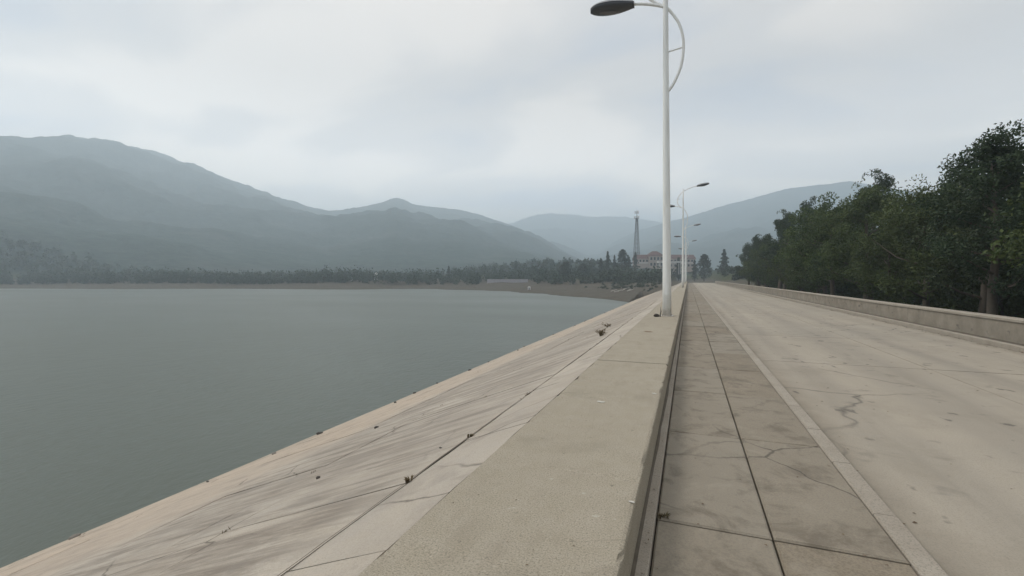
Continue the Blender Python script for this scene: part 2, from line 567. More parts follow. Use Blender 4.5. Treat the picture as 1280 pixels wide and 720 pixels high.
class MB:
    def __init__(self):
        self.v, self.f = [], []

    def add(self, vs, fs):
        n = len(self.v)
        self.v += [tuple(v) for v in vs]
        self.f += [tuple(i + n for i in f) for f in fs]
        return self

    def box(self, x0, x1, y0, y1, z0, z1):
        return self.add([(x0, y0, z0), (x1, y0, z0), (x1, y1, z0), (x0, y1, z0), (x0, y0, z1), (x1, y0, z1), (x1, y1, z1), (x0, y1, z1)],
                        [(3, 2, 1, 0), (4, 5, 6, 7), (0, 1, 5, 4), (1, 2, 6, 5), (2, 3, 7, 6), (3, 0, 4, 7)])

    def tube(self, pts, radii, n=8, cap=True):
        pts = [Vector(p) for p in pts]
        if isinstance(radii, (int, float)):
            radii = [radii] * len(pts)
        base = len(self.v)
        u = None
        for i, p in enumerate(pts):
            d = (pts[min(i + 1, len(pts) - 1)] - pts[max(i - 1, 0)]).normalized()
            if u is None:
                u = d.cross(Vector((0, 0, 1)))
                if u.length < 1e-3:
                    u = d.cross(Vector((1, 0, 0)))
            u = (u - d * u.dot(d)).normalized()
            w = d.cross(u)
            for j in range(n):
                a = 2 * math.pi * j / n
                self.v.append(tuple(p + (u * math.cos(a) + w * math.sin(a)) * radii[i]))
        for i in range(len(pts) - 1):
            for j in range(n):
                a, b = base + i * n + j, base + i * n + (j + 1) % n
                self.f.append((a, b, b + n, a + n))
        if cap:
            self.f.append(tuple(base + j for j in reversed(range(n))))
            self.f.append(tuple(base + (len(pts) - 1) * n + j for j in range(n)))
        return self

    def build(self, name, mat, parent=None, smooth=False):
        return mk(name, self.v, self.f, mat, parent, smooth)


def extrude_y(prof, ys, mat, name, parent=None, jit=0.0, smooth=False):
    """closed cross-section (x, z) swept along y"""
    n = len(prof)
    V, F = [], []
    for i, y in enumerate(ys):
        for (x, z) in prof:
            V.append((x + random.uniform(-jit, jit), y, z + random.uniform(-jit, jit) * 0.5))
    for i in range(len(ys) - 1):
        for j in range(n):
            a, b = i * n + j, i * n + (j + 1) % n
            F.append((a, a + n, b + n, b))
    F.append(tuple(range(n)))
    F.append(tuple(reversed(range((len(ys) - 1) * n, len(ys) * n))))
    return mk(name, V, F, mat, parent, smooth)


# ------------------------------------------------------------------ haze (closed box of pale air)
RMAX = 3900.0
HZ_DENS = 0.00080


def build_haze():
    m = bpy.data.materials.new('haze_air')
    m.use_nodes = True
    nt = m.node_tree
    nt.nodes.clear()
    out = nt.nodes.new('ShaderNodeOutputMaterial')
    pv = nt.nodes.new('ShaderNodeVolumePrincipled')
    pv.inputs['Color'].default_value = (0.77, 0.90, 1.0, 1)
    pv.inputs['Density'].default_value = HZ_DENS
    pv.inputs['Anisotropy'].default_value = 0.35
    nt.links.new(pv.outputs[0], out.inputs['Volume'])
    M['haze'] = m
    s = RMAX + 120
    h = MB().box(-s, s, -s, s, -16, HAZE_TOP).build('haze', 'haze')
    tag(h, kind='stuff')
    return h


# ------------------------------------------------------------------ terrain
shore_px = [(-900, 262), (-400, 258), (0, 250), (150, 238), (300, 246), (436, 226), (480, 238), (545, 240), (556, 222), (600, 212), (640, 196), (652, 180), (680, 168), (705, 148), (735, 134), (760, 124)]
SHORE = [at(p, d) for p, d in shore_px] + [(-12.95, 112.0)]
LAKE = SHORE + [(-12.95, -900.0), (-2600, -900.0), (-2600, SHORE[0][1])]


def shore_dist(X, Y):
    best = np.full(X.shape, 1e9)
    P = LAKE
    inside = np.zeros(X.shape, bool)
    for i in range(len(P)):
        (x0, y0), (x1, y1) = P[i], P[(i + 1) % len(P)]
        dx, dy = x1 - x0, y1 - y0
        t = np.clip(((X - x0) * dx + (Y - y0) * dy) / (dx * dx + dy * dy), 0, 1)
        best = np.minimum(best, np.hypot(X - x0 - t * dx, Y - y0 - t * dy))
        c = ((y0 > Y) != (y1 > Y))
        xs = x0 + (Y - y0) * dx / (dy if abs(dy) > 1e-9 else 1e-9)
        inside ^= c & (X < xs)
    return np.where(inside, -best, best)


def bearing(px):
    return math.degrees(math.atan((px - 640) / FPX))


def tab(points, R0):
    """silhouette heights of a ridge: (column, row) seen over a crest at distance R0 -> (bearing, metres)"""
    a, h = [], []
    for px, y in points:
        a.append(bearing(px))
        h.append(EYE + (347 - y) / math.hypot(FPX, px - 640) * R0)
    return a, h


RIDGES = [
    # crest distance, foot distance, profile, silhouette
    (1900, 430, 1.25, tab([(-2500, 215), (-600, 215), (-200, 196), (0, 178), (90, 172), (190, 190), (290, 225), (370, 255), (410, 264), (436, 262), (462, 257), (480, 252.5), (489, 249), (497, 247.5), (506, 250), (516, 255), (540, 258.5), (575, 262), (600, 269), (622, 276), (640, 281), (680, 300), (720, 322), (760, 345), (2500, 347)], 1900)),
    (1250, 420, 1.1, tab([(-2500, 190), (-500, 175), (-250, 170), (-100, 185), (0, 205), (80, 228), (160, 252), (250, 290), (330, 322), (400, 345), (2500, 347)], 1250)),
    (3300, 1500, 1.2, tab([(-2500, 300), (400, 320), (560, 300), (600, 287), (640, 279), (662, 271), (685, 267), (710, 268), (740, 271), (780, 271), (820, 277), (900, 292), (1200, 310), (2500, 300)], 3300)),
    (2300, 950, 1.15, tab([(-2500, 347), (680, 347), (715, 333), (745, 315), (775, 298), (800, 287), (842, 275), (900, 258), (980, 236), (1060, 226), (1140, 240), (1220, 255), (1300, 240), (1500, 215), (2500, 200)], 2300)),
]
T_TAB = ([bearing(p) for p in (-900, 300, 480, 560, 600, 640, 690, 760, 800, 850, 950, 1280, 2500)],
         [-1.2, -1.0, -0.6, 1.8, 6.2, 10.6, 13.2, 10.6, 7.6, 7.0, 6.0, 8.0, 8.0])


def height(X, Y):
    X = np.asarray(X, float); Y = np.asarray(Y, float)
    xc = X * CY + Y * SY
    zc = -X * SY + Y * CY
    phi = np.degrees(np.arctan2(xc, zc))
    r = np.hypot(X, Y)
    d = shore_dist(X, Y)
    d = d + (fbm(X / 9.0, Y / 9.0, 3, 3) - 0.5) * 6.0 * sstep(-14.5, -30, X)
    T = np.interp(np.clip(phi, -75, 75), T_TAB[0], T_TAB[1])
    bank = np.minimum(0.10 * np.maximum(d, 0), 4.2) * (0.85 + 0.3 * fbm(X / 30, Y / 30, 5, 3))
    terr = 0.7 * sstep(0.55, 0.75, fbm(X / 25, Y / 25, 9, 3)) * sstep(10, 40, d)
    land = WATER + bank + (T + 0.6) * sstep(45, 165, d) + terr + (fbm(X / 60, Y / 60, 21, 4) - 0.5) * 3.0 * sstep(60, 200, d)
    bed = WATER + np.maximum(d * 0.14, -7)
    h = np.where(d < 0, bed, land)
    # valley below the dam, rising to the abutment
    m = sstep(112, 150, Y)
    valley = -10.5 + 4.0 * sstep(40, 160, X) + (fbm(X / 20, Y / 20, 31, 3) - 0.5)
    h = np.where(X > -12.95, valley * (1 - m) + h * m, h)
    # level ground for the road past the abutment
    f = sstep(15, 9.5, np.abs(X - 3.5)) * sstep(125, 150, Y) * sstep(420, 300, Y)
    h = h * (1 - f) + (-0.62) * f
    gully = fbm(X / 420, Y / 420, 41, 5, 0.5)
    rough = fbm(X / 60, Y / 60, 51, 4, 0.6) - 0.5
    canopy = (fbm(X / 34, Y / 34, 61, 3, 0.6) - 0.5) * 9
    phw = np.where(phi > 180, phi - 360, phi)
    behind = sstep(80, 110, np.abs(phw))
    for R0, F0, p, (a, hh) in RIDGES:
        H = np.interp(np.clip(phw, -76, 76), a, hh)
        H = H * (1 - behind) + np.minimum(H, 230) * behind
        rr = r / R0
        up = np.clip((r - F0) / (R0 - F0), 0, 1) ** p
        dn = np.exp(-((rr - 1) / 0.28) ** 2)
        s = np.where(r < R0, up, dn)
        amp = (gully - 0.5) * 0.55 * np.sin(np.pi * np.clip(s, 0, 1)) ** 0.8
        g = H * np.clip(s + amp * (s < 0.999), 0, 1.0)
        g = g + (rough * 26 + canopy) * np.clip(s * 3, 0, 1) * np.clip(H / 120, 0, 1) * np.where(r < R0 * 0.97, 1, 0.35)
        h = np.maximum(h, np.where(H > 6, g + h * (1 - np.clip(s * 4, 0, 1)), -99))
    return h


HAZE_TOP = 620.0


def build_terrain():
    global HAZE_TOP
    a_f = np.radians(np.arange(-64, 64.001, 0.16))
    a_b = np.radians(np.arange(66, 295, 3.0))
    A = np.concatenate([a_f, a_b])
    rad = [0.0, 20, 40, 60, 75, 88]
    r = 96.0
    while r < RMAX:
        rad.append(r)
        r *= 1.0155
        if r < 420:
            r = min(r, rad[-1] + 2.6)
    rad = np.array(rad[1:] + [RMAX])
    n = len(A)
    RR, AA = np.meshgrid(rad, A, indexing='ij')
    # bearing measured from the view axis, clockwise
    xc, zc = RR * np.sin(AA), RR * np.cos(AA)
    X = xc * CY - zc * SY
    Y = xc * SY + zc * CY
    Z = height(X, Y)
    V = np.stack([X, Y, Z], -1).reshape(-1, 3)
    m = len(rad)
    i, j = np.meshgrid(np.arange(m - 1), np.arange(n), indexing='ij')
    a = i * n + j; b = i * n + (j + 1) % n
    F = np.stack([a, a + n, b + n, b], -1).reshape(-1, 4)
    # close the middle with a fan of thin quads to one centre point
    V = np.vstack([V, [[0, 0, -10.5]]])
    c = len(V) - 1
    o = mk_np('terrain', V, F[:, ::-1], 'terrain', smooth=True)
    tag(o, kind='structure')
    HAZE_TOP = float(Z.max()) + 12
    w = mk('water', [(-2500, -880, WATER), (-9.0, -880, WATER), (-9.0, 260, WATER), (-700, 620, WATER), (-2500, 620, WATER)], [(0, 1, 2, 3, 4)], 'water')
    tag(w, kind='structure')


# ------------------------------------------------------------------ the dam
Y0, Y1 = -60.0, 165.0
XW0, XW1 = -1.39, -0.286


def slope_z(x):
    return -SLOPE * (-x + XW0) if x < XW0 else 0.0


def build_dam():
    xb = -30.0
    prof = [(xb, slope_z(xb) - 0.16), (XW0 - 0.02, -0.16), (XW0 - 0.02, -0.33), (-0.10, -0.46), (1.30, -0.52), (1.44, -0.62), (7.5, -0.62), (9.0, -0.60), (29, -10.9), (29, -13), (xb, -13)]
    dam = extrude_y(prof, [-120, Y1 + 20], 'soil', 'dam_embankment')
    tag(dam, kind='structure')
    dg = mk('downstream_slope', [(8.62, -120, -0.40), (9.2, -120, -0.55), (29, -120, -10.75), (29, 185, -10.75), (9.2, 185, -0.55), (8.62, 185, -0.40)],
            [(0, 1, 4, 5), (1, 2, 3, 4)], 'downstream_grass')
    tag(dg, kind='structure')

    # ---- concrete face: rows of slabs laid on the slope
    face = empty('dam_slope')
    tag(face, kind='structure')

    def slab(x_top, x_bot, y0, y1, gap, name, lift):
        nx = max(2, int((x_top - x_bot) / 0.35)); ny = max(3, int((y1 - y0) / 0.35))
        nx, ny = min(nx, 8), min(ny, 8)
        g = gap / 2
        dz = random.uniform(-lift, lift); tx = random.uniform(-1, 1) * lift * 0.8; ty = random.uniform(-1, 1) * lift * 0.8
        V, F = [], []
        ring = []
        for j in range(ny + 1):
            for i in range(nx + 1):
                u, v = i / nx, j / ny
                x = (x_top - g) + (x_bot - x_top + gap) * u
                y = (y0 + g) + (y1 - y0 - gap) * v
                ed = i in (0, nx) or j in (0, ny)
                if i in (0, nx) and j not in (0, ny):
                    x += random.uniform(-0.35, 0.35) * gap
                if j in (0, ny) and i not in (0, nx):
                    y += random.uniform(-0.35, 0.35) * gap
                z = slope_z(x) + dz + tx * (u - .5) + ty * (v - .5) - (random.uniform(0.001, 0.006) if ed else 0)
                V.append((x, y, z))
        n = nx + 1
        for j in range(ny):
            for i in range(nx):
                a = j * n + i
                F.append((a, a + n, a + n + 1, a + 1))
        per = [i for i in range(n)] + [j * n + nx for j in range(1, ny + 1)] + [ny * n + i for i in range(nx - 1, -1, -1)] + [j * n for j in range(ny - 1, 0, -1)]
        b0 = len(V)
        for p in per:
            V.append((V[p][0], V[p][1], V[p][2] - 0.12))
        L = len(per)
        for q in range(L):
            F.append((per[q], per[(q + 1) % L], b0 + (q + 1) % L, b0 + q))
        mk(name, V, F, 'slope', face)

    y = 1.91 - 2.18 * 4
    while y < Y1:
        slab(XW0 - 0.004, -2.05, y, y + 2.18, 0.012, 'edge_slab', 0.004)
        y += 2.18
    rows = [(-2.05, -4.84, 4.36, 3.09), (-4.84, -6.95, 4.36, 0.9), (-6.95, -10.2, 6.54, 2.2), (-10.2, -16.0, 6.54, 5.1)]
    for xt, xbm, step, off in rows:
        y = off - step * math.ceil((off + 7) / step)
        while y < Y1 - (0 if xbm > -5 else 25):
            slab(xt, xbm, y, y + step, 0.011 if xt == -2.05 else 0.009, 'slope_slab', 0.007)
            y += step
    # silt lying in the long open joint under the edge slabs
    V, F = [], []
    ys = np.arange(-6, 150, 0.13)
    for i, yy in enumerate(ys):
        w = 0.0045 + 0.030 * max(0, float(fbm(yy / 1.3, 0.5, 77, 3)) - 0.38)
        c = -2.05 + 0.010 * (random.random() - .5)
        for s in (-1, 1):
            x = c + s * w
            V.append((x, yy, slope_z(x) + 0.0065))
    for i in range(len(ys) - 1):
        F.append((2 * i, 2 * i + 1, 2 * i + 3, 2 * i + 2))
    s = mk('joint_silt', V, F, 'silt', face)
    tag(s, kind='stuff')

    # ---- walkway on the crest
    walk = empty('walkway')
    tag(walk, kind='structure')
    pw = [(XW0, 0.0), (-0.312, 0.0), (-0.293, -0.006), (XW1, -0.022), (XW1, -0.31), (XW0, -0.31)]
    y = 7.6 - 20
    while y < Y1:
        ys = list(np.linspace(y + 0.020, y + 10 - 0.020, 60))
        ys = list(np.linspace(ys[0], ys[-1], 170 if -3 < y < 12 else 60))
        o = extrude_y(pw, ys, 'walkway', 'walkway_slab', walk, jit=0.0015)
        nv = len(pw)
        for q in range(len(ys)):
            for edge_i, amp in ((1, 0.010), (2, 0.016), (3, 0.012), (0, 0.008)):
                ch = float(vnoise(ys[q] * 3.1, edge_i * 0.4, 91))
                ch = max(0.0, ch - 0.66) * 3.0 + (0.6 if random.random() < 0.02 else 0.0)
                if ch > 0:
                    v = o.data.vertices[q * nv + edge_i].co
                    v.z -= amp * ch
                    v.x += (-amp if edge_i else amp) * ch
        MB().box(XW0 + .004, XW1 - .006, y - 0.0195, y + 0.0195, -0.30, -0.010).build('joint_filler', 'filler', walk)
        y += 10
    y = -8.0
    pl = [(XW1 + 0.001, -0.295), (-0.206, -0.299), (-0.199, -0.306), (-0.199, -0.42), (XW1 + 0.001, -0.42)]
    while y < 150:
        extrude_y(pl, list(np.linspace(y + .003, y + 4 - .003, 14)), 'kerb', 'ledge_block', walk, jit=0.001)
        y += 4
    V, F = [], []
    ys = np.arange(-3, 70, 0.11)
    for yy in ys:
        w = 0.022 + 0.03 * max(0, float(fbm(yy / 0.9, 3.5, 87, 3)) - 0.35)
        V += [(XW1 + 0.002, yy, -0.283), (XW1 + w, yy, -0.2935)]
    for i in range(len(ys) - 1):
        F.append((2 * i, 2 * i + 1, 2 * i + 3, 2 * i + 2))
    s = mk('ledge_silt_shade', V, F, 'silt', walk)  # dark strip below the walkway face: gutter silt, contact shadow painted in
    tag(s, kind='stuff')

    # ---- footpath paving
    path = empty('footpath')
    tag(path, kind='structure')
    y = 3.38 - 10
    while y < 150:
        for x0, x1 in ((-0.190, 0.524), (0.536, 1.246)):
            z = -0.345 + random.uniform(-.005, .005)
            b = MB()
            e = 0.012
            yy0, yy1 = y + 0.007, y + 2 - 0.007
            b.add([(x0, yy0, z - .012), (x1, yy0, z - .012), (x1, yy1, z - .012), (x0, yy1, z - .012),
                   (x0 + e, yy0 + e, z), (x1 - e, yy0 + e, z + random.uniform(-.003, .003)), (x1 - e, yy1 - e, z), (x0 + e, yy1 - e, z),
                   (x0, yy0, z - .08), (x1, yy0, z - .08), (x1, yy1, z - .08), (x0, yy1, z - .08)],
                  [(4, 5, 6, 7), (0, 1, 5, 4), (1, 2, 6, 5), (2, 3, 7, 6), (3, 0, 4, 7), (8, 9, 1, 0), (9, 10, 2, 1), (10, 11, 3, 2), (11, 8, 0, 3)])
            b.build('paving_slab', 'paving', path)
        y += 2
    # ---- road with kerbs
    road = empty('road')
    tag(road, kind='structure')
    y = 1.5 - 10
    while y < Y1 + 10:
        for x0, x1 in ((1.408, 4.494), (4.506, 7.592)):
            z = -0.47 + random.uniform(-.003, .003)
            MB().box(x0, x1, y + .006, y + 5 - .006, z - .14, z).build('road_slab', 'road', road)
        y += 5
    for (x0, x1, zt) in ((1.252, 1.400, -0.338), (7.600, 7.748, -0.338)):
        y = -8
        while y < Y1:
            pk = [(x0, zt - .012), (x0 + .012, zt), (x1 - .012, zt), (x1, zt - .012), (x1, zt - .27), (x0, zt - .27)]
            extrude_y(pk, [y + .004, y + .998 - .004], 'kerb', 'kerb_stone', road, jit=0.002)
            y += 1
    sh = mk('road_verge', [(7.748, -60, -0.40), (8.20, -60, -0.39), (8.20, 170, -0.39), (7.748, 170, -0.40)], [(0, 1, 2, 3)], 'soil')
    tag(sh, kind='structure')
    # ---- low parapet along the far side of the road
    par = empty('parapet_wall', (8.36, 50, -0.4))
    y = -8.0
    while y < Y1:
        b = empty_free_box(8.20, 8.52, y + .008, y + 6 - .008, -0.62, 0.16)
        o = b.build('wall_block', 'road', None)
        o.parent = par; o.location = (-8.36, -50, 0.4)
        b = MB()
        pc = [(8.16, 0.163), (8.16, 0.225), (8.19, 0.245), (8.53, 0.245), (8.56, 0.225), (8.56, 0.163)]
        o = extrude_y(pc, [y + .006, y + 6 - .006], 'kerb', 'coping', None, jit=0.002)
        o.parent = par; o.location = (-8.36, -50, 0.4)
        y += 6
    tag(par, 'low concrete parapet wall with coping along the far edge of the road', 'wall')


def empty_free_box(*a):
    return MB().box(*a)


# ------------------------------------------------------------------ street lamps
def spline(pts, n=8):
    out = []
    P = [Vector(p) for p in pts]
    P = [P[0] * 2 - P[1]] + P + [P[-1] * 2 - P[-2]]
    for i in range(1, len(P) - 2):
        for k in range(n):
            t = k / n
            a, b, c, d = P[i - 1], P[i], P[i + 1], P[i + 2]
            out.append(0.5 * ((2 * b) + (c - a) * t + (2 * a - 5 * b + 4 * c - d) * t * t + (3 * b - a - 3 * c + d) * t ** 3))
    out.append(P[-2])
    return out


def lamp_head(parent, base, direction, tilt):
    """cobra head starting at base and pointing along +-x; underside dark, thin lighter shell above"""
    s = direction
    L, W, Hh = 1.56, 0.35, 0.27
    rows, n = 16, 16

    def P(t, a, sc=1.0, up=1.0):
        # outline: narrow neck, widest at 0.6, rounded tip
        w = W * (0.42 + 0.62 * math.sin(min(1, t / 0.62) * math.pi / 2)) if t < 0.62 else W * 1.04 * math.sqrt(max(0, 1 - ((t - 0.62) / 0.38) ** 2.3))
        zz = math.sin(a)
        hz = (Hh * (0.75 if zz > 0 else 0.55)) * (0.55 + 0.6 * math.sin(math.pi * min(1, t * 1.02)) ** 0.8) if 0 < t < 1 else Hh * (0.4 if t <= 0 else 0.02)
        y = w * math.cos(a) * sc
        z = hz * zz * sc
        x = t * L
        return Vector((base[0] + s * (x * math.cos(tilt)), base[1] + y, base[2] + x * math.sin(tilt) + z))
    V, F = [], []
    ts = [0] + [0.04 + 0.96 * math.sin(math.pi / 2 * k / (rows - 1)) for k in range(rows)]
    for t in ts:
        for j in range(n):
            V.append(P(t, 2 * math.pi * j / n))
    for i in range(len(ts) - 1):
        for j in range(n):
            a, b = i * n + j, i * n + (j + 1) % n
            F.append((a, b, b + n, a + n))
    F.append(tuple(range(n)))
    hd = mk('lamp_head', V, F, 'lamp_head', parent, True)
    # upper shell rim
    V, F = [], []
    for t in ts[1:]:
        for j in range(8):
            a = math.pi * (0.06 + 0.88 * j / 7)
            p = P(t, a, 1.035); p.z += 0.006
            V.append(p)
    for i in range(len(ts) - 2):
        for j in range(7):
            a = i * 8 + j
            F.append((a, a + 1, a + 9, a + 8))
    mk('shell', V, F, 'lamp_rim', hd, True)
    # lens under the head
    b = MB()
    V = []
    for j in range(18):
        a = 2 * math.pi * j / 18
        t = 0.60 + 0.24 * math.cos(a)
        q = P(t, -math.pi / 2)
        V.append((q.x, base[1] + 0.17 * math.sin(a), q.z - 0.012 + 0.022 * abs(math.sin(a)) ** 3))
    c = P(0.6, -math.pi / 2)
    V.append((c.x, base[1], c.z - 0.05))
    b.add(V, [(j, (j + 1) % 18, 18) for j in range(18)])
    b.build('lens', 'lamp_glass', hd, True)
    return hd


def make_lamp():
    r = empty('street_lamp')
    H = 13.25
    ts = np.linspace(0, 1, 12)
    MB().tube([(0, 0, 0.02 + t * H) for t in ts], [0.150 - 0.078 * t for t in ts], 16).build('pole', 'lamp_paint', r, True)
    MB().tube([(0, 0, H + .02), (0, 0, H + .06), (0, 0, H + 0.10)], [0.085, 0.08, 0.03], 12).build('cap', 'lamp_paint', r, True)
    fl = MB().tube([(0, 0, 0.0), (0, 0, 0.025)], 0.235, 20).build('base_plate', 'lamp_paint', r)
    for k in range(4):
        a = math.pi / 4 + k * math.pi / 2
        MB().tube([(0.2 * math.cos(a), 0.2 * math.sin(a), 0.02), (0.2 * math.cos(a), 0.2 * math.sin(a), 0.075)], 0.016, 6).build('bolt', 'bolt', fl)
    MB().box(-0.06, 0.06, -0.150, -0.138, 0.75, 1.15).build('access_door', 'lamp_paint', r)
    # low arm out over the walkway, its tail bowing back to the pole
    MB().tube(spline([(-1.22, 0, 11.10), (-0.8, 0, 11.02), (-0.4, 0, 10.90), (0, 0, 10.72), (0.22, 0, 10.47), (0.46, 0, 10.02), (0.58, 0, 9.40), (0.50, 0, 8.65), (0.24, 0, 8.05), (0.04, 0, 7.80)]), 0.048, 10).build('arm', 'lamp_paint', r, True)
    MB().tube([(0.05, 0, 9.18), (0.57, 0, 9.26)], 0.026, 8).build('tie_rod', 'lamp_paint', r, True)
    # high arm out over the road, its tail bowing back on the other side
    MB().tube(spline([(1.75, 0.03, 13.60), (1.2, 0.03, 13.50), (0.5, 0.03, 13.25), (0, 0.03, 12.98), (-0.28, 0.03, 12.72), (-0.62, 0.03, 12.25), (-0.76, 0.03, 11.75), (-0.64, 0.03, 11.28), (-0.30, 0.03, 10.95), (-0.03, 0.03, 10.78)]), 0.048, 10).build('arm', 'lamp_paint', r, True)
    MB().tube([(-0.05, 0.03, 12.0), (-0.75, 0.03, 11.95)], 0.026, 8).build('tie_rod', 'lamp_paint', r, True)
    lamp_head(r, (-1.06, 0, 11.06), -1, R(3))
    lamp_head(r, (1.70, 0.03, 13.60), 1, R(8))
    return r


def build_lamps():
    lp = make_lamp()
    lp.location = (-0.69, 17.17, 0.0)
    lp.rotation_euler = (R(0.1), R(-0.65), 0)
    tag(lp, 'white two-armed street lamp with a dark stone and dry stalk at its foot', 'street lamp', 'street lamps along the dam crest')
    for k in range(1, 4):
        c = copy_tree(lp)
        c.location = (-0.69, 17.17 + 49.9 * k, 0.0)
        c.rotation_euler = (0, R((-0.2, 0.25, 0.1)[k - 1]), 0)
        c['label'] = 'white two-armed street lamp with a bare foot farther along the dam'


# ------------------------------------------------------------------ vegetation
def leaf_quads(centers, size, asp=0.55, flat=0.0, rg=rng):
    n = len(centers)
    u = rg.normal(size=(n, 3)); u /= np.linalg.norm(u, axis=1)[:, None]
    w = rg.normal(size=(n, 3)); w[:, 2] *= (1 - flat)
    w -= u * (w * u).sum(1)[:, None]; w /= np.linalg.norm(w, axis=1)[:, None] + 1e-9
    s = size * rg.uniform(0.6, 1.35, (n, 1))
    a, b = u * s, w * s * asp
    V = np.stack([centers - a, centers - a * 0.1 + b, centers + a, centers - a * 0.1 - b], 1).reshape(-1, 3)
    F = np.arange(4 * n).reshape(n, 4)
    return V, F


def crown_points(blobs, per, rg=rng, shell=0.45):
    out = []
    for (c, rad) in blobs:
        n = max(4, int(per * rad[0] * rad[1] if per < 1e5 else per))
        d = rg.normal(size=(n, 3)); d /= np.linalg.norm(d, axis=1)[:, None]
        q = rg.random(n) ** shell
        p = d * q[:, None] * np.array(rad) + np.array(c)
        out.append(p)
    return np.vstack(out)


def make_broadleaf(name, H, spread, seed, leaf=0.13, leaves=15000, mat='leaf', trunk_frac=0.28, crown_r=None):
    rg = np.random.default_rng(seed)
    rd = random.Random(seed)
    r = empty(name)
    b = MB()
    lean = (rd.uniform(-.05, .05), rd.uniform(-.05, .05))
    zs = np.linspace(0, H * 0.86, 9)
    tr0 = 0.022 * H
    b.tube([(lean[0] * z + 0.08 * math.sin(z * 0.9 + seed), lean[1] * z + 0.08 * math.cos(z * 0.7 + seed), z - 0.15) for z in zs],
           [tr0 * (1 - 0.85 * (z / zs[-1])) + 0.01 for z in zs], 9)
    trunk = b.build('trunk', 'bark', r, True)
    blobs = []
    nb = 15
    lb = MB()
    for k in range(nb):
        t = (k + 0.5) / nb
        z0 = H * (trunk_frac + (0.84 - trunk_frac) * t)
        a = k * 2.4 + rd.uniform(-.4, .4)
        reach = spread * (math.sin(math.pi * min(1, 0.22 + 0.75 * t)) ** 0.8) * rd.uniform(0.65, 1.1)
        rise = rd.uniform(0.25, 0.6) * reach + 0.2
        x0, y0 = lean[0] * z0, lean[1] * z0
        end = (x0 + math.cos(a) * reach, y0 + math.sin(a) * reach, z0 + rise)
        mid = (x0 + math.cos(a + .2) * reach * .5, y0 + math.sin(a + .2) * reach * .5, z0 + rise * .35)
        rr = tr0 * 0.34 * (1 - .6 * t)
        lb.tube([(x0, y0, z0), mid, end], [rr, rr * .65, 0.012], 6, False)
        for q in range(3):
            f = 0.45 + 0.3 * q
            br = spread * rd.uniform(0.24, 0.42)
            c = (x0 + (end[0] - x0) * f + rd.uniform(-.3, .3), y0 + (end[1] - y0) * f + rd.uniform(-.3, .3), z0 + rise * f + rd.uniform(-.2, .3))
            blobs.append((c, (br, br, br * rd.uniform(.55, .85))))
    for q in range(4):
        br = spread * rd.uniform(0.22, 0.36)
        blobs.append(((lean[0] * H + rd.uniform(-.5, .5), lean[1] * H + rd.uniform(-.5, .5), H * rd.uniform(0.84, 0.97)), (br, br, br * 0.9)))
    lb.build('limb', 'bark', trunk, True)
    area = sum(rad[0] ** 2 for _, rad in blobs)
    pts = []
    for c, rad in blobs:
        n = int(leaves * rad[0] ** 2 / area)
        d = rg.normal(size=(n, 3)); d /= np.linalg.norm(d, axis=1)[:, None]
        q = rg.random(n) ** 0.42
        pts.append(d * q[:, None] * np.array(rad) + np.array(c))
    P = np.vstack(pts)
    keep = vnoise(P[:, 0] * 1.1 + 31, P[:, 2] * 1.1 + P[:, 1] * 0.9, seed) > 0.34
    V, F = leaf_quads(P[keep], leaf, 0.5, 0.25, rg)
    mk_np('crown', V, F, mat, r)
    return r


def make_conifer(name, H, spread, seed, n=900, size=0.42, round_top=False):
    rg = np.random.default_rng(seed)
    r = empty(name)
    MB().tube([(0, 0, -0.2), (0, 0, H * .5), (0, 0, H * .95)], [0.02 * H, 0.012 * H, 0.01], 7).build('trunk', 'bark', r, True)
    t = rg.random(n) ** 0.75
    if round_top:
        w = spread * np.sqrt(np.clip(1 - ((t - 0.45) / 0.56) ** 2, 0.02, 1))
    else:
        w = spread * (1 - t) ** 0.8 * (0.75 + 0.35 * np.sin(t * 34 + seed)) + 0.12
    a = rg.random(n) * 2 * math.pi
    w = w * (0.8 + 0.3 * np.sin(a * 3 + seed + t * 9))
    q = rg.random(n) ** 0.4
    P = np.stack([np.cos(a) * w * q, np.sin(a) * w * q, H * (0.12 + 0.88 * t) - 0.15 * w * q], 1)
    V, F = leaf_quads(P, size, 0.6, 0.3, rg)
    mk_np('crown', V, F, 'needle', r)
    return r


def place(o, x, y, z, s=1.0, rz=0.0, sz=None):
    o.location = (x, y, z)
    o.scale = (s, s, sz or s)
    o.rotation_euler = (0, 0, rz)


def dam_ground(x, y):
    """ground level on the downstream side"""
    z = -0.55 - (x - 9.2) * (10.2 / 19.8) if x < 29 else -10.7
    return max(z, float(height(np.array([x]), np.array([y]))[0]))


